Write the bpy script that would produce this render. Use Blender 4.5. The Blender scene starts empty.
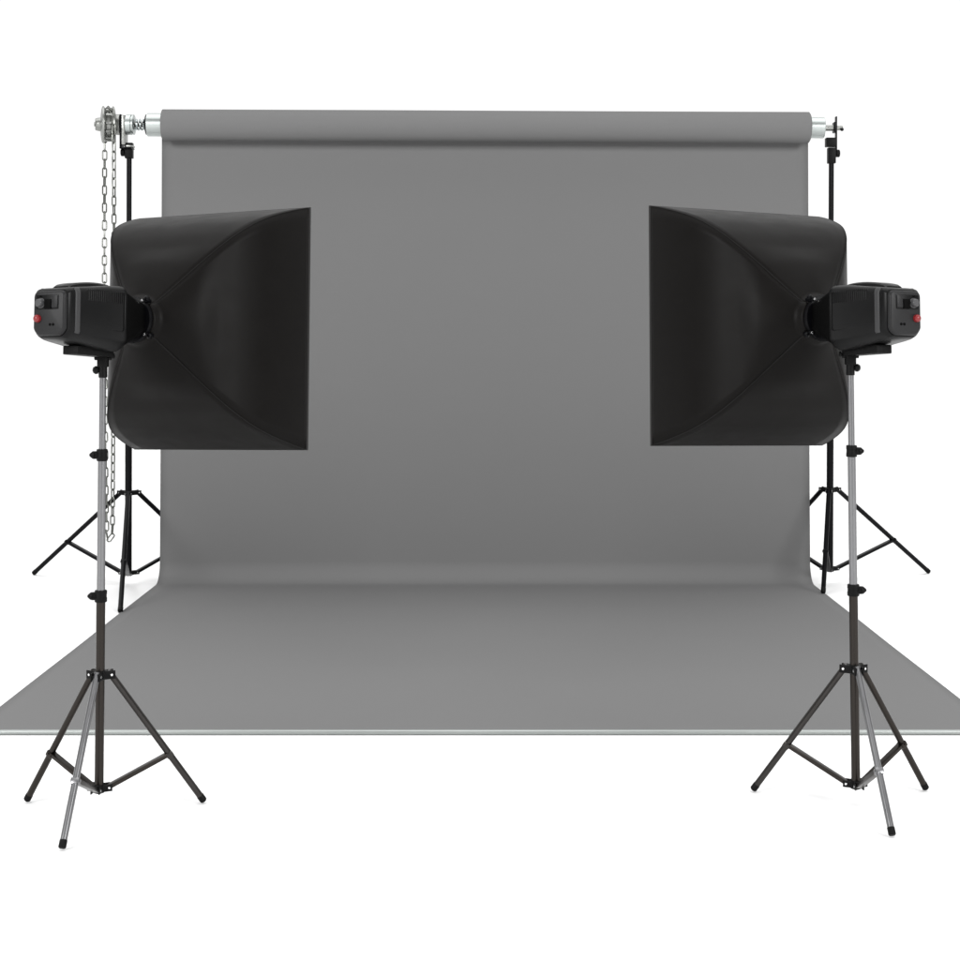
import bpy, bmesh, math, random
from mathutils import Vector, Matrix
random.seed(3)
S = bpy.context.scene
C = S.collection
F, CX, CY, HC = 1640.0, 485.0, 328.0, 1.40     # focal length in pixels of a 960 wide frame, optical centre, eye height
PI = math.pi

def at(px, py, Y):
    return Vector(((px-CX)/F*Y, Y, HC+(CY-py)/F*Y))
def ground(px, py):
    Y = F*HC/(py-CY)
    return Vector(((px-CX)/F*Y, Y, 0))

# ------------------------------------------------------------------ materials
def mat(name, col, rough=.5, metal=0., spec=.5, noise=0., nscale=40., bump=0., bscale=300., sheen=0., aniso=None, stretch=(1,1,1), coat=0.):
    m = bpy.data.materials.new(name); m.use_nodes = True
    nt = m.node_tree; b = nt.nodes['Principled BSDF']
    b.inputs['Base Color'].default_value = (*col, 1)
    b.inputs['Roughness'].default_value = rough
    b.inputs['Metallic'].default_value = metal
    b.inputs['Specular IOR Level'].default_value = spec
    b.inputs['Coat Weight'].default_value = coat
    b.inputs['Coat Roughness'].default_value = .15
    if sheen:
        b.inputs['Sheen Weight'].default_value = sheen
        b.inputs['Sheen Roughness'].default_value = .45
    tc = nt.nodes.new('ShaderNodeTexCoord')
    mp = nt.nodes.new('ShaderNodeMapping'); mp.inputs['Scale'].default_value = stretch
    nt.links.new(tc.outputs['Object'], mp.inputs[0])
    if noise:
        n = nt.nodes.new('ShaderNodeTexNoise'); n.inputs['Scale'].default_value = nscale; n.inputs['Detail'].default_value = 6
        nt.links.new(mp.outputs[0], n.inputs['Vector'])
        mx = nt.nodes.new('ShaderNodeMix'); mx.data_type = 'RGBA'
        mx.inputs[6].default_value = (*[c*(1-noise) for c in col], 1)
        mx.inputs[7].default_value = (*[min(1, c*(1+noise)) for c in col], 1)
        nt.links.new(n.outputs[0], mx.inputs[0]); nt.links.new(mx.outputs[2], b.inputs['Base Color'])
        mr = nt.nodes.new('ShaderNodeMapRange')
        mr.inputs[3].default_value = max(.05, rough-.08); mr.inputs[4].default_value = min(1, rough+.08)
        nt.links.new(n.outputs[0], mr.inputs[0]); nt.links.new(mr.outputs[0], b.inputs['Roughness'])
    if bump:
        n2 = nt.nodes.new('ShaderNodeTexNoise'); n2.inputs['Scale'].default_value = bscale; n2.inputs['Detail'].default_value = 4
        nt.links.new(mp.outputs[0], n2.inputs['Vector'])
        bp = nt.nodes.new('ShaderNodeBump'); bp.inputs['Strength'].default_value = bump; bp.inputs['Distance'].default_value = .002
        nt.links.new(n2.outputs[0], bp.inputs['Height']); nt.links.new(bp.outputs[0], b.inputs['Normal'])
    return m

PAPER = .147
M = {}
M['paper'] = mat('grey_paper', (PAPER,)*3, .85, spec=.15, noise=.018, nscale=2.2, bump=.05, bscale=160)
M['floor'] = mat('white_floor', (.82, .82, .82), .9, spec=.0)
M['alu'] = mat('brushed_aluminium', (.42, .45, .44), .36, metal=.9, noise=.05, nscale=8, stretch=(1, 60, 60))
M['batten'] = mat('batten_aluminium', (.33, .35, .34), .45, metal=.9, noise=.08, nscale=3, stretch=(1, 60, 60))
M['zinc'] = mat('zinc_steel', (.27, .275, .262), .36, metal=.9, noise=.18, nscale=45, bump=.12, bscale=120)
M['chrome'] = mat('spring_steel', (.34, .38, .38), .2, metal=1.)
M['chain'] = mat('galvanised_chain', (.19, .195, .18), .34, metal=.9, noise=.15, nscale=90)
M['silver'] = mat('satin_silver_tube', (.20, .20, .205), .30, metal=1., noise=.03, nscale=5, stretch=(4, 4, .6))
M['shaded'] = mat('shaded_silver_tube', (.036, .032, .029), .3, metal=1., noise=.08, nscale=5, stretch=(4, 4, .6))  # silver tube metal again, its dark reflections painted into the base colour
M['shadedleg'] = mat('shaded_silver_leg', (.048, .045, .043), .3, metal=1., noise=.1, nscale=30)  # same metal for the inner rear legs, shade put into the colour
M['blackmetal'] = mat('black_painted_metal', (.002, .002, .0026), .35, spec=.10, noise=.1, nscale=60)
M['blackplastic'] = mat('black_plastic', (.0035, .0035, .0035), .45, spec=.10, bump=.15, bscale=700)
M['rivet'] = mat('rivet_steel', (.7, .7, .7), .25, metal=1.)
M['fabric'] = mat('black_softbox_fabric', (.0042, .0037, .0034), .46, spec=.075, noise=.06, nscale=14, bump=.10, bscale=900)
M['seam'] = mat('seam_tape', (.009, .0087, .0084), .6, spec=.12)
M['trim'] = mat('black_webbing', (.016, .0155, .015), .7, spec=.25, bump=.2, bscale=1200)
M['diffuser'] = mat('white_diffuser_cloth', (.8, .8, .8), .8, spec=.1, bump=.1, bscale=500)
M['shell'] = mat('flash_housing', (.0036, .0036, .0037), .34, spec=.13, bump=.12, bscale=900)
M['rear'] = mat('flash_rear_panel', (.015, .015, .0155), .42, spec=.16, bump=.1, bscale=900)
M['band'] = mat('grey_trim_band', (.032, .032, .033), .42, spec=.25)
M['neck'] = mat('matte_black_mount', (.0012, .0012, .0012), .6, spec=.04)
M['red'] = mat('red_plastic', (.17, .008, .010), .4, spec=.5)
M['dial'] = mat('dark_dial', (.035, .035, .037), .4, spec=.5)

# side grille of the flash: fine vertical slots high on the flanks, as relief of the moulding
def add_grille(m):
    nt = m.node_tree; b = nt.nodes['Principled BSDF']
    tc = nt.nodes.new('ShaderNodeTexCoord')
    sep = nt.nodes.new('ShaderNodeSeparateXYZ'); nt.links.new(tc.outputs['Object'], sep.inputs[0])
    def math_(op, a, c):
        n = nt.nodes.new('ShaderNodeMath'); n.operation = op
        if hasattr(a, 'links'): nt.links.new(a, n.inputs[0])
        else: n.inputs[0].default_value = a
        if hasattr(c, 'links'): nt.links.new(c, n.inputs[1])
        else: n.inputs[1].default_value = c
        return n.outputs[0]
    s = math_('SINE', math_('MULTIPLY', sep.outputs['Y'], 2*PI/.0080), 0)
    z0 = math_('GREATER_THAN', sep.outputs['Z'], .030)
    z1 = math_('LESS_THAN', sep.outputs['Z'], .062)
    y0 = math_('GREATER_THAN', sep.outputs['Y'], -.325)
    y1 = math_('LESS_THAN', sep.outputs['Y'], -.185)
    mask = math_('MULTIPLY', math_('MULTIPLY', z0, z1), math_('MULTIPLY', y0, y1))
    h = math_('MULTIPLY', s, mask)
    # a long shallow groove under the grille
    g = math_('COMPARE', sep.outputs['Z'], -.034); g.node.inputs[2].default_value = .0012
    h2 = math_('SUBTRACT', h, math_('MULTIPLY', g, 1.5))
    bp = nt.nodes.new('ShaderNodeBump'); bp.inputs['Strength'].default_value = .6; bp.inputs['Distance'].default_value = .0012
    nt.links.new(h2, bp.inputs['Height']); nt.links.new(bp.outputs[0], b.inputs['Normal'])
add_grille(M['shell'])

# ------------------------------------------------------------------ builders
def tag(o, label, cat, group=None, kind=None):
    o['label'] = label
    if cat: o['category'] = cat
    if group: o['group'] = group
    if kind: o['kind'] = kind
    return o
def thing(name, label, cat, loc=(0, 0, 0), group=None, mw=None):
    o = bpy.data.objects.new(name, None); C.objects.link(o)
    if mw is not None: o.matrix_world = mw
    else: o.location = loc
    o.empty_display_size = .05
    return tag(o, label, cat, group)
def obj(name, bm, m, parent=None, smooth=True, origin=None, angle=35):
    bmesh.ops.recalc_face_normals(bm, faces=bm.faces)
    if origin is not None: bmesh.ops.translate(bm, verts=bm.verts, vec=-Vector(origin))
    if smooth:
        for f in bm.faces: f.smooth = True
        lim = math.radians(angle)
        for e in bm.edges:
            if len(e.link_faces) == 2 and e.calc_face_angle(0) > lim: e.smooth = False
    me = bpy.data.meshes.new(name); bm.to_mesh(me); bm.free()
    me.materials.append(m)
    o = bpy.data.objects.new(name, me); C.objects.link(o)
    if parent: o.parent = parent
    return o
def B(): return bmesh.new()
def frame(d):
    d = Vector(d).normalized()
    a = Vector((0, 0, 1)) if abs(d.z) < .9 else Vector((1, 0, 0))
    x = a.cross(d).normalized(); y = d.cross(x)
    return x, y, d
def lathe(bm, p0, d, prof, n=32, caps=True):
    """prof = [(distance along d, radius)...]"""
    x, y, d = frame(d); p0 = Vector(p0); rings = []
    for t, r in prof:
        rings.append([bm.verts.new(p0+d*t+(x*math.cos(2*PI*k/n)+y*math.sin(2*PI*k/n))*r) for k in range(n)])
    for a, b in zip(rings, rings[1:]):
        for k in range(n): bm.faces.new((a[k], a[(k+1) % n], b[(k+1) % n], b[k]))
    if caps:
        bm.faces.new(rings[0][::-1]); bm.faces.new(rings[-1])
    return rings
def tube(bm, p0, p1, r, n=24, ch=None):
    p0 = Vector(p0); p1 = Vector(p1); L = (p1-p0).length; c = min(.12*r, L*.1) if ch is None else ch
    lathe(bm, p0, p1-p0, [(0, r-c), (c, r), (L-c, r), (L, r-c)], n)
def sweep(bm, pts, r, n=10, closed=False, caps=True):
    pts = [Vector(p) for p in pts]; N = len(pts); rings = []
    up = None
    for i, p in enumerate(pts):
        if closed: d = pts[(i+1) % N]-pts[i-1]
        else: d = pts[min(i+1, N-1)]-pts[max(i-1, 0)]
        d.normalize()
        if up is None: up = frame(d)[0]
        up = (up-d*up.dot(d)).normalized(); y = d.cross(up)
        rings.append([bm.verts.new(p+(up*math.cos(2*PI*k/n)+y*math.sin(2*PI*k/n))*r) for k in range(n)])
    for i in range(N if closed else N-1):
        a, b = rings[i], rings[(i+1) % N]
        for k in range(n): bm.faces.new((a[k], a[(k+1) % n], b[(k+1) % n], b[k]))
    if caps and not closed: bm.faces.new(rings[0][::-1]); bm.faces.new(rings[-1])
def box(bm, c, size, bev=0., axes=None, seg=2):
    t = bmesh.new(); bmesh.ops.create_cube(t, size=1.)
    bmesh.ops.scale(t, vec=size, verts=t.verts)
    if bev: bmesh.ops.bevel(t, geom=t.edges[:], offset=bev, segments=seg, profile=.6, affect='EDGES')
    mt = Matrix.Translation(c)
    if axes:
        x, y, z = axes
        mt = mt @ Matrix((x, y, z)).transposed().to_4x4()
    bmesh.ops.transform(t, matrix=mt, verts=t.verts)
    me = bpy.data.meshes.new('tmp'); t.to_mesh(me); t.free(); bm.from_mesh(me); bpy.data.meshes.remove(me)
def bar(bm, p0, p1, w, h, bev=.002, up=(0, 0, 1)):
    """rectangular bar from p0 to p1, w sideways, h in the up direction"""
    p0 = Vector(p0); p1 = Vector(p1); d = (p1-p0).normalized()
    x = d.cross(Vector(up)).normalized(); z = x.cross(d)
    box(bm, (p0+p1)/2, (w, (p1-p0).length, h), bev, (x, d, z))
def loft(bm, sections, caps=True):
    rings = [[bm.verts.new(p) for p in s] for s in sections]; n = len(rings[0])
    for a, b in zip(rings, rings[1:]):
        for k in range(n): bm.faces.new((a[k], a[(k+1) % n], b[(k+1) % n], b[k]))
    if caps: bm.faces.new(rings[0][::-1]); bm.faces.new(rings[-1])

# ------------------------------------------------------------------ floor
bm = B(); N = 2
bmesh.ops.create_grid(bm, x_segments=4, y_segments=4, size=60)
floor = obj('floor', bm, M['floor'], smooth=False); floor.location = (0, 8, 0)
floor['kind'] = 'structure'; floor['label'] = 'seamless white studio floor under the stands'

# ------------------------------------------------------------------ paper backdrop
ZR = F*HC/257.0            # depth of the roll axis
RR = .0845
A0 = at(163.0, 124.9, ZR); A1 = at(810, 127.6, ZR)      # roll axis ends
ax = (A1-A0).normalized()
root = thing('paper_backdrop', 'wide grey seamless paper hung from its roll and swept over the floor', 'backdrop', (0, ZR, 0))
O = Vector((0, ZR, 0))
bm = B()
L = (A1-A0).length
# spiral-wound ends: a few stepped windings
lathe(bm, A0, ax, [(.006, RR-.021), (.003, RR-.016), (.0015, RR-.008), (0, RR-.001), (.001, RR), (L*.33, RR+.0006), (L*.66, RR-.0004), (L-.009, RR), (L-.008, RR-.001), (L-.003, RR-.008), (L, RR-.020)], 96)
obj('paper_roll', bm, M['paper'], root, origin=O)
ZW = ZR+RR+.001
bm = B()
def sheet_row(y, z, hw, nx=56):
    return [bm.verts.new(Vector((-hw+2*hw*i/nx, y, z))) for i in range(nx+1)]
rows = []
prof = []
zt = (A0.z+A1.z)/2
for i in range(14):   # leaves the back of the roll tangentially
    pass
R = .115
prof.append((ZW, zt-.0, 1.777))
nz = 40
for i in range(1, nz+1):
    t = i/nz
    prof.append((ZW+.010*math.sin(PI*t)*.6, zt+(R+.004-zt)*t, 1.777+.011*t))
for i in range(1, 15):
    a = PI/2*i/14
    prof.append((ZW-R+R*math.cos(a), .004+R-R*math.sin(a), 1.788))
Z1 = F*HC/406.4
for i in range(1, 41):
    t = i/40
    prof.append((ZW-R+(Z1-(ZW-R))*t, .004+.0012*math.sin(t*9)*math.sin(PI*t)**2, 1.788))
for y, z, hw in prof: rows.append(sheet_row(y, z, hw))
for a, b in zip(rows, rows[1:]):
    for k in range(len(a)-1): bm.faces.new((a[k], a[k+1], b[k+1], b[k]))
bmesh.ops.translate(bm, verts=bm.verts, vec=-O)
for f in bm.faces: f.smooth = True
me = bpy.data.meshes.new('paper_sheet'); bm.to_mesh(me); bm.free(); me.materials.append(M['paper'])
sheet = bpy.data.objects.new('paper_sheet', me); C.objects.link(sheet); sheet.parent = root
sol = sheet.modifiers.new('thickness', 'SOLIDIFY'); sol.thickness = .0006; sol.offset = 0
# end tubes of the core
bm = B(); tube(bm, A0+ax*.02, at(147.7, 124.8, ZR), .0635, 48, .002)
obj('core_tube', bm, M['alu'], root, origin=O)
bm = B(); tube(bm, A1-ax*.02, at(823.7, 127.9, ZR), .0575, 48, .002)
obj('core_tube', bm, M['alu'], root, origin=O)
# metal batten on the front edge
bm = B()
y0 = F*HC/407.0
tube(bm, (-1.80, y0, .0095), (1.80, y0, .0095), .0085, 24)
obj('bottom_batten', bm, M['batten'], root, origin=O)

# ------------------------------------------------------------------ stands
def stand(name, label, group, foot_pts, base, top, radii, joints, collar_z, hub_z, piv, leg_r, joint_f, mats, knob_dir, brace_w, head):
    root = thing(name, label, 'light stand' if name == 'light_stand' else 'backdrop stand', base, group)
    base = Vector(base); top = Vector(top); O = base
    def on(z): return base+(top-base)*((z-base.z)/(top.z-base.z))
    zs = [hub_z-.008]+joints+[top.z]
    for i in range(len(zs)-1):
        bm = B(); tube(bm, on(zs[i]), on(zs[i+1]), radii[i], 32)
        obj('pole_section', bm, mats['pole'][i], root, origin=O)
    kd = Vector(knob_dir).normalized()
    for i, z in enumerate(joints):
        r = radii[i]*1.36; p = on(z); h = .017 if name == 'light_stand' else .024
        bm = B()
        lathe(bm, p-Vector((0, 0, h)), (0, 0, 1), [(0, r*.93), (.002, r), (h*.7, r), (h*.75, r*.95), (h*1.3, r*.95), (h*1.35, r), (2*h-.002, r), (2*h, r*.9)], 32)
        box(bm, p+kd*r, (.016, .016, h*1.3), .003, (kd, kd.cross(Vector((0, 0, 1))), Vector((0, 0, 1))))
        c = obj('lock_collar', bm, M['blackplastic'], root, origin=O)
        bm = B()
        k0 = p+kd*(r+.003)
        lathe(bm, k0, kd, [(0, .006), (.002, .007), (.003, .0115), (.008, .0110), (.014, .006), (.017, .003)], 12)
        obj('lock_knob', bm, M['blackplastic'], c, origin=O)
    # collar carrying the legs
    p = on(collar_z); bm = B()
    lathe(bm, p-Vector((0, 0, .013)), (0, 0, 1), [(0, radii[0]*1.15), (.002, radii[0]*1.3), (.024, radii[0]*1.3), (.026, radii[0]*1.12)], 32)
    dirs = []
    for fp in foot_pts:
        d = Vector(fp)-Vector((p.x, p.y, 0)); d.z = 0; d.normalize(); dirs.append(d)
        s = Vector((-d.y, d.x, 0))
        for sg in (-1, 1):
            box(bm, p+d*(radii[0]+(piv-radii[0])*.62)+s*sg*(leg_r+.002), ((piv-radii[0])+.018, .003, .024), .001, (d, s, Vector((0, 0, 1))))
        box(bm, p+d*(radii[0]+.002), (.012, leg_r*2+.006, .024), .001, (d, s, Vector((0, 0, 1))))
    col = obj('leg_collar', bm, M['blackplastic'], root, origin=O)
    for d in dirs:
        bm = B(); s = Vector((-d.y, d.x, 0)); q = p+d*piv
        tube(bm, q-s*(leg_r+.0055), q+s*(leg_r+.0055), .0036, 12)
        obj('rivet', bm, M['rivet'], col, origin=O)
    # lower hub
    q0 = on(hub_z); bm = B()
    lathe(bm, q0-Vector((0, 0, .016)), (0, 0, 1), [(0, radii[0]*.5), (.004, radii[0]*1.22), (.024, radii[0]*1.22), (.027, radii[0]*1.05)], 32)
    hp = piv*.86
    for d in dirs:
        s = Vector((-d.y, d.x, 0))
        for sg in (-1, 1):
            box(bm, q0+d*(radii[0]+(hp-radii[0])*.6)+s*sg*(brace_w/2+.002), ((hp-radii[0])+.016, .003, .020), .001, (d, s, Vector((0, 0, 1))))
    hub = obj('brace_hub', bm, M['blackplastic'], root, origin=O)
    for d in dirs:
        bm = B(); s = Vector((-d.y, d.x, 0)); q = q0+d*hp
        tube(bm, q-s*(brace_w/2+.0055), q+s*(brace_w/2+.0055), .0032, 12)
        obj('rivet', bm, M['rivet'], hub, origin=O)
    for i, (fp, d) in enumerate(zip(foot_pts, dirs)):
        s = Vector((-d.y, d.x, 0)); a = p+d*piv; f = Vector(fp); f.z = leg_r*.55+.002
        v = (f-a).normalized()
        bm = B(); tube(bm, a-v*.012, f-v*.004, leg_r, 24)
        leg = obj('leg', bm, mats['leg'][i], root, origin=O)
        bm = B(); fl = .022 if name == 'light_stand' else .028
        lathe(bm, f-v*fl, v, [(0, leg_r+.0003), (.001, leg_r+.0009), (fl-.003, leg_r+.0009), (fl, leg_r*.85)], 24)
        obj('rubber_foot', bm, M['blackplastic'], leg, origin=O)
        # brace: a channel from the lower hub to a saddle on the leg
        j = a+(f-a)*joint_f
        bm = B(); bar(bm, q0+d*hp, j, brace_w, brace_w*.62, .002)
        br = obj('brace', bm, mats['brace'], root, origin=O)
        bm = B()
        box(bm, j-v.cross(s)*0+(q0-p).normalized()*.002, (leg_r*2+.004, .018, leg_r*2+.002), .003, (s, v, s.cross(v)))
        tube(bm, j-s*(leg_r+.005), j+s*(leg_r+.005), .0032, 12)
        obj('brace_clip', bm, mats['leg'][i], br, origin=O)
    head(root, on, O, top)
    return root

def light_head(kd):
    kd = Vector(kd)
    def fn(root, on, O, top):
        z = top.z; p = top
        bm = B()
        lathe(bm, p+Vector((0, 0, -.052)), (0, 0, 1), [(0, .011), (.002, .0125), (.034, .0125), (.036, .011), (.040, .011)], 24)
        box(bm, p+Vector((0, 0, .0)), (.030, .026, .044), .004)
        box(bm, p+Vector((0, 0, .026)), (.044, .034, .014), .003)
        s = Vector((0, 1, 0)); 
        tube(bm, p+Vector((-.024, 0, .004)), p+Vector((.024, 0, .004)), .006, 12)
        h = obj('mount_head', bm, M['blackplastic'], root, origin=O)
        bm = B(); q = p+Vector((0, 0, -.030))
        lathe(bm, q+kd*.008, kd, [(0, .006), (.004, .006), (.006, .011), (.013, .012), (.019, .008), (.021, .003)], 14)
        obj('clamp_knob', bm, M['blackplastic'], h, origin=O)
        bm = B(); q = p+Vector((0, 0, .010))
        lathe(bm, q-kd*.018, -kd, [(0, .004), (.006, .004), (.008, .008), (.013, .008), (.015, .004)], 12)
        obj('clamp_knob', bm, M['blackplastic'], h, origin=O)
    return fn

G = 'silver light stands holding the flash heads'
# left light stand
f1 = [ground(26.8, 802.5), ground(204.0, 803.5), ground(62, 851.0)]
zl = F*HC/490.2
base = Vector((-.7879*HC, zl, 0))
topL = at(103.0, 359.5, zl)
jz = lambda py, Z: HC+(CY-py)/F*Z
stand('light_stand', 'silver tripod stand under the left flash head, in front of the hanging chain', G, f1, base, topL,
      [.0128, .0115, .0092], [jz(596, zl), jz(455, zl)], jz(675, zl), jz(788, zl), .030, .0098, .62,
      dict(pole=[M['shaded'], M['silver'], M['silver']], leg=[M['shaded'], M['shadedleg'], M['silver']], brace=M['shaded']), (-1, -.1, 0), .020, light_head((-1, -.15, 0)))
f2 = [ground(753.0, 792.0), ground(926.0, 791.0), ground(892.4, 838.0)]
zr = F*HC/478.4
base2 = Vector((.7757*HC, zr, 0))
topR = at(850.4, 357.5, zr)
stand('light_stand', 'silver tripod stand under the right flash head, its lock knobs turned right', G, f2, base2, topR,
      [.0128, .0115, .0092], [jz(590, zr), jz(451, zr)], jz(669, zr), jz(784, zr), .030, .0098, .62,
      dict(pole=[M['shaded'], M['silver'], M['silver']], leg=[M['shadedleg'], M['shaded'], M['silver']], brace=M['shaded']), (1, -.1, 0), .020, light_head((1, -.15, 0)))

def back_head(side):
    def fn(root, on, O, top):
        bm = B(); p = top
        box(bm, p+Vector((0, 0, -.042)), (.043, .040, .085), .004)
        if side > 0: box(bm, p+Vector((-.004, 0, .030)), (.056, .050, .050), .004)
        h = obj('top_clamp', bm, M['blackplastic'], root, origin=O)
        bm = B(); k = Vector((side, 0, 0)); q = p+Vector((side*.020, -.004, -.052 if side < 0 else -.030))
        lathe(bm, q, k, [(0, .008), (.004, .008), (.005, .021), (.021, .021), (.024, .017)], 14)
        obj('clamp_knob', bm, M['blackplastic'], h, origin=O)
    return fn
G2 = 'black stands carrying the backdrop roll'
f3 = [ground(33.5, 575), ground(223, 575), ground(120.3, 613)]
b3 = at(128.3, 0, ZR); b3.z = 0
t3 = at(129.2, 143, ZR)
stand('backdrop_stand', 'black tripod stand at the left end of the backdrop, below the chain wheel', G2, f3, b3, t3,
      [.0185, .0140], [HC+.08], jz(493, ZR), jz(573, ZR), .056, .0125, .60,
      dict(pole=[M['blackmetal']]*2, leg=[M['blackmetal']]*3, brace=M['blackmetal']), (-1, -.3, 0), .025, back_head(-1))
f4 = [ground(929, 573.5), ground(750, 571), ground(823.2, 594.5)]
b4 = at(829.6, 0, ZR); b4.z = 0
t4 = at(831.4, 148, ZR)
stand('backdrop_stand', 'black tripod stand at the right end of the backdrop, below the plain roll pin', G2, f4, b4, t4,
      [.0185, .0140], [HC+.08], jz(490, ZR), jz(569, ZR), .056, .0125, .60,
      dict(pole=[M['blackmetal']]*2, leg=[M['blackmetal']]*3, brace=M['blackmetal']), (1, -.3, 0), .025, back_head(1))

# ------------------------------------------------------------------ chain winder at the left end of the roll
PX = ZR/F
def axp(px): return at(px, 124.7, ZR)
root = thing('chain_winder', 'grey steel chain wheel with spring and bracket at the left end of the roll', 'chain winder', axp(121))
O = axp(121); X = Vector((1, 0, 0))
# bracket that stands on the clamp: plate, foot
bm = B()
box(bm, axp(121.9)+Vector((0, 0, -.040)), (.008, .085, .185), .002)
box(bm, axp(127.0)+Vector((0, 0, -.1295)), (.065, .085, .008), .002)
br = obj('bracket', bm, M['blackmetal'], root, origin=O)
bm = B()
box(bm, axp(124.6)+Vector((0, 0, -.032)), (.022, .072, .160), .003)
box(bm, axp(130.6)+Vector((0, 0, -.0845-.0345)), (.036, .060, .010), .002)
obj('bearing_block', bm, M['zinc'], br, origin=O)
bm = B(); tube(bm, axp(116.3), axp(121), .057, 40); obj('spacer_disc', bm, M['zinc'], root, origin=O)
bm = B(); lathe(bm, axp(126.5), X, [(0, .050), (.003, .056), (.028, .056), (.030, .050), (.034, .050), (.036, .055), (.042, .055), (.044, .040)], 40)
obj('bushing', bm, M['alu'], root, origin=O)
bm = B(); tube(bm, axp(133), axp(147.5), .013, 24); obj('shaft', bm, M['zinc'], root, origin=O)
bm = B(); pts = []
x0 = axp(132.6).x; x1 = axp(146).x; turns = 4
for i in range(turns*20+1):
    t = i/(turns*20); a = 2*PI*turns*t
    pts.append(Vector((x0+(x1-x0)*t, ZR+.028*math.cos(a), O.z+.028*math.sin(a))))
sweep(bm, pts, .0048, 10); obj('spring', bm, M['chrome'], root, origin=O)
bm = B(); lathe(bm, axp(146.0), X, [(0, .050), (.002, .056), (.007, .056), (.009, .050)], 40); obj('end_flange', bm, M['blackmetal'], root, origin=O)
# wheel, slightly turned so that its groove faces a little to the left
wy = math.radians(-15)
WD = Vector((math.cos(wy), -math.sin(wy)*-1, 0)).normalized()
WD = Vector((math.cos(math.radians(15)), math.sin(math.radians(15)), 0))   # wheel axis
WC = axp(108.6)
rg = .078
bm = B()
lathe(bm, WC-WD*.043, WD, [(0, .050), (.004, .082), (.009, .099), (.017, .101), (.024, .090), (.032, rg), (.050, rg), (.058, .090), (.064, .101), (.072, .099), (.078, .080), (.082, .052)], 56)
for k in range(12):     # pockets that seat the links
    a = 2*PI*k/12; u = Vector((0, 0, 1))*math.cos(a)+WD.cross(Vector((0, 0, 1)))*math.sin(a)
    t = WD.cross(u)
    box(bm, WC+u*(rg+.006), (.013, .034, .016), .003, (t, WD, u))
w = obj('chain_wheel', bm, M['zinc'], root, origin=O)
bm = B(); lathe(bm, WC-WD*.040, -WD, [(0, .038), (.018, .036), (.022, .034), (.028, .034), (.031, .030)], 32)
lathe(bm, WC-WD*.071, -WD, [(0, .014), (.004, .014), (.006, .010)], 6)
obj('hub', bm, M['zinc'], w, origin=O)
bm = B(); tube(bm, WC+WD*.030, axp(117), .026, 24); obj('shaft', bm, M['zinc'], root, origin=O)

# ------------------------------------------------------------------ the hand chain
bot = at(109.0, 541, ZR)
root = thing('hand_chain', 'long steel link chain looped over the wheel and hanging at the left', 'chain', (bot.x, bot.y, bot.z))
O = bot.copy()
sd = WD.cross(Vector((0, 0, 1)))      # horizontal direction in the wheel's plane
if sd.x < 0: sd = -sd                 # towards the right strand
RC = rg+.010
path = []
# left strand upward, over the wheel, right strand down, small loop at the bottom
PL = WC-sd*RC; PRr = WC+sd*RC
lt = Vector((at(104.8, 0, PL.y).x, PL.y, PL.z)); rt = Vector((at(113.8, 0, PRr.y).x, PRr.y, PRr.z))
lb = Vector((at(107.4, 0, ZR).x, ZR-.020, bot.z+.06)); rb = Vector((at(111.6, 0, ZR).x, ZR+.020, bot.z+.07))
def seg(a, b, n, bow=0):
    return [a.lerp(b, i/n)+Vector((bow*math.sin(PI*i/n), 0, 0)) for i in range(n)]
path += seg(lb, lt, 60, -.006)
for i in range(24):
    a = PI*i/24; c = (lt+rt)/2
    path.append(WC+(-(rt-lt)/2)*math.cos(a)+Vector((0, 0, RC))*math.sin(a)+((lt+rt)/2-WC)*abs(math.cos(a)))
path += seg(rt, rb, 60, .004)
for i in range(17):
    a = PI*i/16
    path.append((lb+rb)/2+(rb-lb)/2*math.cos(a)+Vector((0, 0, -.055))*math.sin(a))
# arc-length resample into an even number of links
cum = [0]
for a, b in zip(path, path[1:]): cum.append(cum[-1]+(b-a).length)
NL = 100
pit = cum[-1]/NL
def along(s):
    s = min(max(s, 0), cum[-1]-1e-6)
    for i in range(len(cum)-1):
        if cum[i+1] > s: return path[i].lerp(path[i+1], (s-cum[i])/(cum[i+1]-cum[i]))
    return path[-1]
wr = .0040; hl = pit/2+wr*.9; hw = .0108
def link_mesh():
    bm = B(); pts = []
    rr = hw; st = hl-rr-wr*.0
    for k in range(9): a = PI*k/8; pts.append((rr*math.cos(a), 0, st+rr*math.sin(a)))
    for k in range(9): a = PI+PI*k/8; pts.append((rr*math.cos(a), 0, -st+rr*math.sin(a)))
    sweep(bm, pts, wr, 8, closed=True); return bm
proto = obj('chain_link', link_mesh(), M['chain'], root)
for i in range(NL):
    o = proto if i == 0 else proto.copy()
    if i: C.objects.link(o); o.parent = root
    c = along((i+.5)*pit); d = (along((i+1)*pit)-along(i*pit)).normalized()
    y = Vector((0, 1, 0)); y = (y-d*y.dot(d))
    if y.length < .2: y = Vector((1, 0, 0)); y = y-d*y.dot(d)
    y.normalize(); x = y.cross(d)
    tw = (PI/2 if i % 2 else 0)+.35+.25*math.sin(i*.37)
    xx = x*math.cos(tw)+y*math.sin(tw); yy = d.cross(xx)
    mt = Matrix((xx, yy, d)).transposed().to_4x4(); mt.translation = c-O
    o.matrix_local = mt

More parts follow.
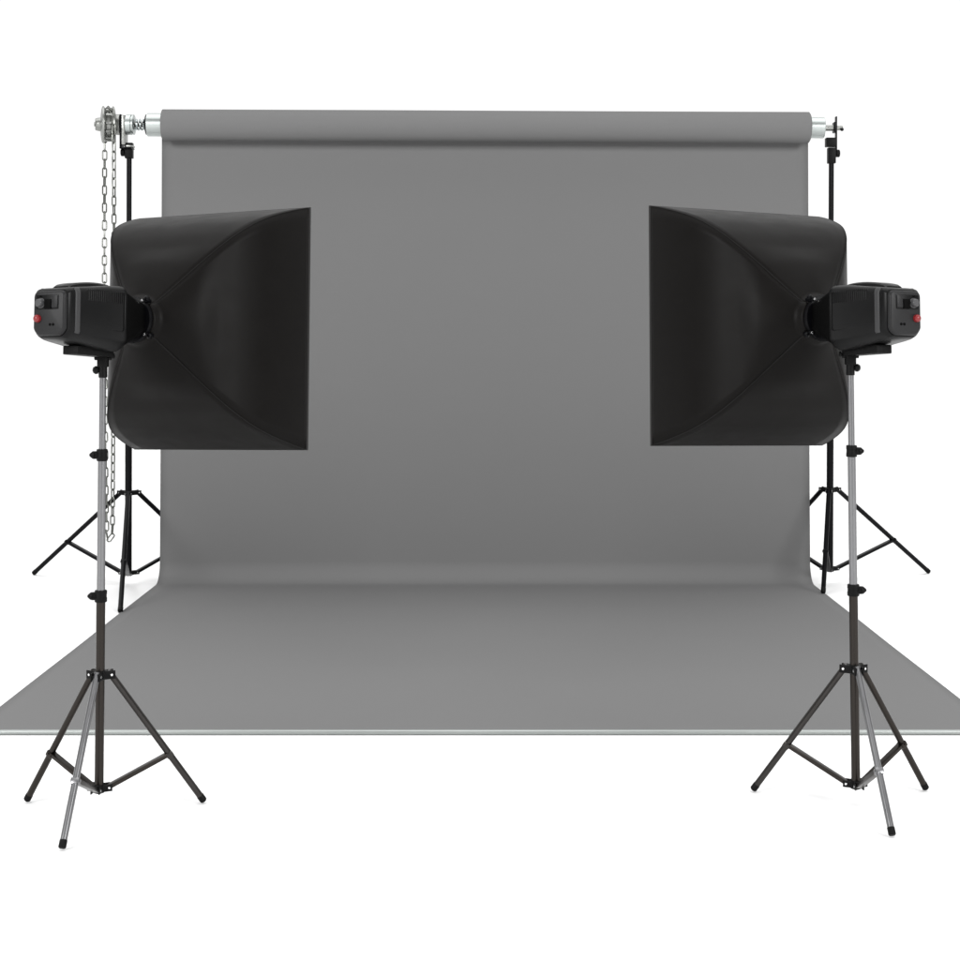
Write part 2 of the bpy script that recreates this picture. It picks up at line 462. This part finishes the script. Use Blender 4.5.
# ------------------------------------------------------------------ pin and plate at the right end
rp = lambda px: at(px, 128.0, ZR)
root = thing('roll_pin', 'steel pin and black upright plate at the right end of the roll', 'roll pin', rp(835.5))
O = rp(835.5)
bm = B(); tube(bm, rp(823), rp(835), .0165, 28); tube(bm, rp(836), rp(842.6), .0135, 28); obj('pin', bm, M['zinc'], root, origin=O)
bm = B()
box(bm, rp(836.0)+Vector((0, 0, -.033)), (.007, .034, .190), .002)
box(bm, rp(834.3)+Vector((0, 0, .002)), (.012, .058, .058), .004)
obj('upright_plate', bm, M['blackmetal'], root, origin=O)
bm = B(); lathe(bm, rp(841.2)+Vector((0, -.012, -.010)), (0, -1, 0), [(0, .008), (.008, .010), (.014, .008)], 16); obj('cotter', bm, M['blackmetal'], root, origin=O)

# ------------------------------------------------------------------ softboxes and flash heads
TK = [0, .05, .1, .18, .28, .4, .55, .75, 1.]
GK = [0, .0889, .1871, .355, .5378, .6957, .8181, .915, 1.]
def pchip(x):
    n = len(TK); h = [TK[i+1]-TK[i] for i in range(n-1)]; d = [(GK[i+1]-GK[i])/h[i] for i in range(n-1)]
    m = [d[0]]+[2*d[i-1]*d[i]/(d[i-1]+d[i]) for i in range(1, n-1)]+[d[-1]*.8]
    for i in range(n-1):
        if x <= TK[i+1]+1e-9:
            t = (x-TK[i])/h[i]
            return (GK[i]*(1+2*t)*(1-t)**2+m[i]*h[i]*t*(1-t)**2+GK[i+1]*t*t*(3-2*t)+m[i+1]*h[i]*t*t*(t-1))
    return 1.
W_, V_, L_, R0 = .3108, .3653, .4143, .052

def softbox_section(t, n=16):
    """closed loop of 4n points, starting at the corner (+,+) and going round; the four corners are at 0, n, 2n, 3n"""
    g = pchip(t); w = R0+(W_-R0)*g; v = R0+(V_-R0)*g
    rd = max(0., 1-t/.30); rd = rd*rd*(3-2*rd)
    pts = []
    cs = [(1, 1), (-1, 1), (-1, -1), (1, -1)]
    for q in range(4):
        a, b = cs[q], cs[(q+1) % 4]
        for k in range(n):
            s = k/n
            x = a[0]+(b[0]-a[0])*s; z = a[1]+(b[1]-a[1])*s
            ang = math.radians(45)+PI/2*(q+s); R = math.sqrt(2)
            sag = -.002*math.sin(PI*s)*math.sin(PI*min(1, t*1.0))      # cloth drawn slightly in between the rods
            nx, nz = ((0, 1), (-1, 0), (0, -1), (1, 0))[q]
            sx, sz = x+nx*sag, z+nz*sag
            rx, rz_ = R*math.cos(ang), R*math.sin(ang)
            pts.append(Vector(((sx*(1-rd)+rx*rd)*w, t*L_, (sz*(1-rd)+rz_*rd)*v)))
    return pts

def make_softbox(mw, mirror, label):
    root = thing('softbox', label, 'softbox', group='black softboxes on the flash heads', mw=mw)
    mx = lambda p: Vector((p[0]*mirror, p[1], p[2]))
    nt, n = 44, 16
    secs = [softbox_section((i/nt)**1.25, n) for i in range(nt+1)]
    secs = [[Vector((p.x*k, y, p.z*k)) for p in secs[0]] for k, y in ((.84, -.026), (.89, -.018), (.945, -.008))]+secs
    for q in range(4):
        bm = B(); grid = []
        for s in secs: grid.append([bm.verts.new(mx(s[(q*n+k) % (4*n)])) for k in range(n+1)])
        for a, b in zip(grid, grid[1:]):
            for k in range(n): bm.faces.new((a[k], a[k+1], b[k+1], b[k]))
        o = obj('cloth_panel', bm, M['fabric'], root, angle=60)
        sm = o.modifiers.new('thickness', 'SOLIDIFY'); sm.thickness = .0012; sm.offset = 0
        bm = B(); sweep(bm, [mx(s[q*n]) for s in secs[2:]], .0011, 8)
        obj('seam_piping', bm, M['seam'], root)
    # rim round the mouth
    bm = B(); last = secs[-1]
    ring_o = [mx(p) for p in last]
    f = lambda p, k, y: Vector((p.x*k, y, p.z*k))
    loft(bm, [[f(p, 1.001, L_-.002) for p in ring_o], [f(p, 1.004, L_) for p in ring_o], [f(p, 1.004, L_+.007) for p in ring_o], [f(p, .994, L_+.007) for p in ring_o], [f(p, .994, L_-.002) for p in ring_o]], caps=False)
    obj('front_rim', bm, M['trim'], root)
    bm = B()
    c = bm.verts.new((0, L_-.030, 0)); rr = [bm.verts.new(f(p, .985, L_-.012)) for p in ring_o]
    for k in range(len(rr)): bm.faces.new((c, rr[k], rr[(k+1) % len(rr)]))
    obj('front_diffuser', bm, M['diffuser'], root, angle=60)
    # speed ring with four rod sockets
    bm = B(); r = .064
    lathe(bm, (0, -.050, 0), (0, 1, 0), [(0, r-.010), (.002, r+.002), (.012, r+.003), (.014, r-.002), (.022, r-.001), (.028, r-.004)], 48)
    sr = obj('speed_ring', bm, M['blackmetal'], root)
    for q in range(4):
        a = math.radians(45+90*q+6); u = mx((math.cos(a), 0, math.sin(a)))
        bm = B(); p = u*(r+.004)
        tube(bm, p+Vector((0, -.050, 0)), p+Vector((0, -.016, 0))+u*.002, .0060, 12)
        lathe(bm, p+Vector((0, -.038, 0))+u*.002, u, [(0, .004), (.004, .004), (.005, .008), (.011, .008), (.013, .005)], 12)
        obj('rod_socket', bm, M['blackmetal'], sr)
        bm = B(); tube(bm, p+Vector((0, -.056, 0)), p+Vector((0, -.048, 0)), .0034, 10)
        obj('rod_tip', bm, M['rivet'], sr)
    return root

def body_section(y, hw, hh, cz=-.009, tc=.22, bc=.34, n=6):
    """rounded box section, tighter corners on top, broad chamfered corners below"""
    pts = []
    for (sx, sz, c) in ((1, 1, tc), (-1, 1, tc), (-1, -1, bc), (1, -1, bc)):
        r = c*hh
        cxp, czp = sx*(hw-r), sz*(hh-r)
        for k in range(n+1):
            a = {(1, 1): 0, (-1, 1): 90, (-1, -1): 180, (1, -1): 270}[(sx, sz)]+90*k/n
            a = math.radians(a); ca, sa = math.cos(a), math.sin(a)
            if c == bc:   # flatter: blend the arc towards its chord
                t = k/n; e0 = math.radians({(-1, -1): 180, (1, -1): 270}[(sx, sz)]); e1 = e0+PI/2
                ca = .55*ca+.45*((1-t)*math.cos(e0)+t*math.cos(e1)); sa = .55*sa+.45*((1-t)*math.sin(e0)+t*math.sin(e1))
            pts.append(Vector((cxp+r*ca, y, czp+r*sa+cz)))
    return pts

def make_flash(mw, mirror, label):
    root = thing('studio_flash', label, 'studio flash', group='black studio flash heads', mw=mw)
    def ml(bm):
        if mirror < 0: bmesh.ops.scale(bm, vec=(-1, 1, 1), verts=bm.verts)
        return bm
    bs = body_section
    bm = B()
    loft(bm, [bs(-.392, .053, .062), bs(-.388, .0565, .0655), bs(-.375, .0595, .0690), bs(-.350, .0625, .0725), bs(-.300, .0675, .0780), bs(-.240, .0725, .0855), bs(-.190, .0755, .0895), bs(-.172, .0755, .0895), bs(-.164, .0735, .0870), bs(-.158, .066, .078)])
    shell = obj('housing', ml(bm), M['shell'], root)
    # panel lines: a raised frame on each flank
    for sx in (1, -1):
        bm = B()
        pts = []
        def fl(y, z): 
            k = (-.192-y)/(.200); hwid = .0757+( .0565-.0757)*k
            return Vector((sx*(hwid+.0004), y, z))
        loop = [(-.330, .036), (-.322, .052), (-.182, .062), (-.178, .056), (-.178, -.040), (-.186, -.046), (-.322, -.036), (-.330, -.028)]
        sweep(bm, [fl(*q) for q in loop], .0011, 6, closed=True)
        obj('flank_moulding', ml(bm), M['shell'], root)
    # grey band round the rear of the housing: flanks and top
    bm = B()
    a = bs(-.371, .0598, .0692); b = bs(-.367, .0616, .0712); c = bs(-.357, .0630, .0726); d = bs(-.353, .0618, .0712)
    idx = [24, 25, 26, 27]+list(range(0, 16))
    n4 = len(a)
        # order so the open strip runs right flank -> top -> left flank
    start = next(k for k in range(n4) if a[k].z > -.062 and a[k-1].z <= -.062)
    order = []
    k = start
    while a[k % n4].z > -.062 and len(order) < n4: order.append(k % n4); k += 1
    bm.free()
    for side in (1, -1):
        ids = [i for i in order if a[i].z < .0585 and a[i].x*side > 0]
        ids.sort(key=lambda i: a[i].z)
        bm = B()
        rows = [[bm.verts.new(s_[i]) for i in ids] for s_ in (a, b, c, d)]
        for r1, r2 in zip(rows, rows[1:]):
            for i in range(len(ids)-1): bm.faces.new((r1[i], r1[i+1], r2[i+1], r2[i]))
        o = obj('trim_band', ml(bm), M['band'], root)
        sm = o.modifiers.new('thickness', 'SOLIDIFY'); sm.thickness = .003; sm.offset = 0
    # rear panel
    bm = B()
    loft(bm, [bs(-.388, .0510, .0600, tc=.25), bs(-.400, .0505, .0595, tc=.25), bs(-.4035, .0480, .0570, tc=.25), bs(-.4045, .0455, .0545, tc=.25)])
    rear = obj('rear_panel', ml(bm), M['rear'], root)
    # features on the rear face; x runs to the right as seen from behind on the left flash
    YF = -.4045
    def rx(u): return -.0505+.101*u
    def rz(v): return .051-.119*v
    def panel_obj(name, bm, m, parent=rear): return obj(name, ml(bm), m, parent)
    bm = B(); box(bm, ((rx(.10)+rx(.82))/2, YF-.0004, (rz(.10)+rz(.42))/2), (rx(.82)-rx(.10), .003, rz(.10)-rz(.42)), .0012); panel_obj('control_bezel', bm, M['shell'])
    bm = B(); box(bm, ((rx(.40)+rx(.61))/2, YF-.003, (rz(.20)+rz(.41))/2), (rx(.61)-rx(.40), .008, rz(.20)-rz(.41)), .0015); panel_obj('power_socket', bm, M['neck'])
    bm = B(); box(bm, ((rx(.62)+rx(.81))/2, YF-.002, (rz(.12)+rz(.39))/2), (rx(.81)-rx(.62), .006, rz(.12)-rz(.39)), .002); panel_obj('rocker_switch', bm, M['rear'])
    bm = B(); lathe(bm, (rx(.27), YF-.001, rz(.28)), (0, -1, 0), [(0, .0135), (.003, .0135), (.004, .0115), (.013, .0105), (.015, .009)], 24); panel_obj('power_dial', bm, M['dial'])
    bm = B(); lathe(bm, (rx(.25), YF-.001, rz(.135)), (0, -1, 0), [(0, .0035), (.002, .0035), (.003, .002)], 12); panel_obj('indicator', bm, M['neck'])
    bm = B(); lathe(bm, (rx(.165), YF, rz(.62)), (0, -1, 0), [(0, .0105), (.004, .0105), (.008, .0095), (.011, .006), (.012, .0025)], 24); panel_obj('test_button', bm, M['red'])
    for u in (.56, .66):
        bm = B(); lathe(bm, (rx(u), YF+.0005, rz(.76)), (0, -1, 0), [(0, .0037), (.0016, .0037), (.0022, .0028)], 14); panel_obj('sync_socket', bm, M['neck'])
    # carrying handle: low arch along the top
    bm = B(); sec = []
    for i in range(19):
        t = i/18; y = -.356+.185*t
        z = .0600+.0115*math.sin(PI*t)**.5+.014*t
        h = .0065; w = .027
        sec.append([Vector((sx*w, y, z+sz*h)) for sx, sz in ((1, -1), (1, .4), (.8, 1), (-.8, 1), (-1, .4), (-1, -1))])
    loft(bm, sec); obj('handle', ml(bm), M['shell'], root)
    # dark front mount
    bm = B()
    def circ(y, rw, rh, rd):
        s = bs(y, rw, rh, cz=-.009*rd)
        out = []
        for p in s:
            a = math.atan2((p.z+.009*rd)/rh, p.x/rw); q = Vector((math.cos(a)*rw, y, math.sin(a)*rh-.009*rd))
            out.append(p.lerp(q, 1-rd))
        return out
    loft(bm, [circ(-.160, .068, .080, 1), circ(-.145, .0685, .0790, .85), circ(-.115, .0670, .0740, .5), circ(-.085, .0635, .0680, .15), circ(-.062, .0615, .0615, 0), circ(-.046, .0605, .0605, 0)])
    obj('front_mount', ml(bm), M['neck'], root)
    # bracket under the housing
    bm = B()
    s0 = [Vector((x, -.345, z)) for x, z in ((-.024, -.083), (.024, -.083), (.024, -.105), (-.024, -.105))]
    box(bm, (0, -.232, -.1010), (.050, .158, .024), .003)
    box(bm, (0, -.232, -.0850), (.036, .125, .014), .002)
    obj('mounting_bracket', ml(bm), M['blackplastic'], root)
    # four small screws on the rear corners
    return root

def place(px, py, Zc, th, ph, roll, m, sc):
    th = math.radians(th)
    a = Vector((m*math.sin(th)*math.cos(ph), math.cos(th)*math.cos(ph), math.sin(ph)))
    r = Vector((math.cos(th), -m*math.sin(th), 0)); u = r.cross(a)
    rr = m*roll
    r, u = r*math.cos(rr)+u*math.sin(rr), u*math.cos(rr)-r*math.sin(rr)
    mt = Matrix((r*sc, a*sc, u*sc)).transposed().to_4x4()
    mt.translation = at(px, py, Zc)
    return mt
K = 1.034
mL = place(140.3, 320.9, 4.686*K, 24, -.0697, .027, 1, K)
K2 = 1.048
mR = place(816.3, 319.3, (4.686*K)*zr/zl*1.0, 24, -.060, .027, -1, K2)
make_softbox(mL, 1, 'black softbox on the left flash head, mouth turned right towards the backdrop')
make_softbox(mR, -1, 'black softbox on the right flash head, mouth turned left towards the backdrop')
make_flash(mL, 1, 'black flash head on the left stand, overlapping the hanging chain')
make_flash(mR, -1, 'black flash head on the right stand, red button at its right edge')

# ------------------------------------------------------------------ light
TOPL = 2.85
w = bpy.data.worlds.new('World'); S.world = w; w.use_nodes = True
nt = w.node_tree; bg = nt.nodes['Background']
tc = nt.nodes.new('ShaderNodeTexCoord'); sep = nt.nodes.new('ShaderNodeSeparateXYZ'); nt.links.new(tc.outputs['Generated'], sep.inputs[0])
def ramp(sock, a, b, c, d):
    n = nt.nodes.new('ShaderNodeMapRange'); n.interpolation_type = 'SMOOTHSTEP'
    for k, v in zip((1, 2, 3, 4), (a, b, c, d)): n.inputs[k].default_value = v
    nt.links.new(sock, n.inputs[0]); return n.outputs[0]
front = ramp(sep.outputs['Y'], -.20, .25, .07, 1.06)
top = ramp(sep.outputs['Z'], .72, .92, 0, TOPL)
mxn = nt.nodes.new('ShaderNodeMath'); mxn.operation = 'MAXIMUM'
nt.links.new(front, mxn.inputs[0]); nt.links.new(top, mxn.inputs[1])
nt.links.new(mxn.outputs[0], bg.inputs['Strength'])
bg.inputs['Color'].default_value = (1, 1, 1, 1)

def area(name, loc, target, sx, sy, energy):
    l = bpy.data.lights.new(name, 'AREA'); l.shape = 'RECTANGLE'; l.size = sx; l.size_y = sy; l.energy = energy
    o = bpy.data.objects.new(name, l); C.objects.link(o); o.location = loc
    o.rotation_euler = (Vector(target)-Vector(loc)).to_track_quat('-Z', 'Y').to_euler()
    return o
area('studio_lamp', (-8.5, -4.0, 5.6), (0, 8.5, .6), 5.0, 4.0, 1350)
area('studio_lamp', (8.5, -4.0, 5.6), (0, 8.5, .6), 5.0, 4.0, 1350)

# ------------------------------------------------------------------ camera
cam = bpy.data.cameras.new('Camera'); co = bpy.data.objects.new('Camera', cam); C.objects.link(co)
co.location = (0, 0, HC); co.rotation_euler = (PI/2, 0, 0)
cam.sensor_width = 36; cam.lens = F/960*36
cam.shift_x = (480-CX)/960; cam.shift_y = (CY-480)/960
cam.clip_start = .05; cam.clip_end = 500
S.camera = co
S.view_settings.view_transform = 'Standard'; S.view_settings.look = 'None'
S.view_settings.exposure = 0; S.view_settings.gamma = 1
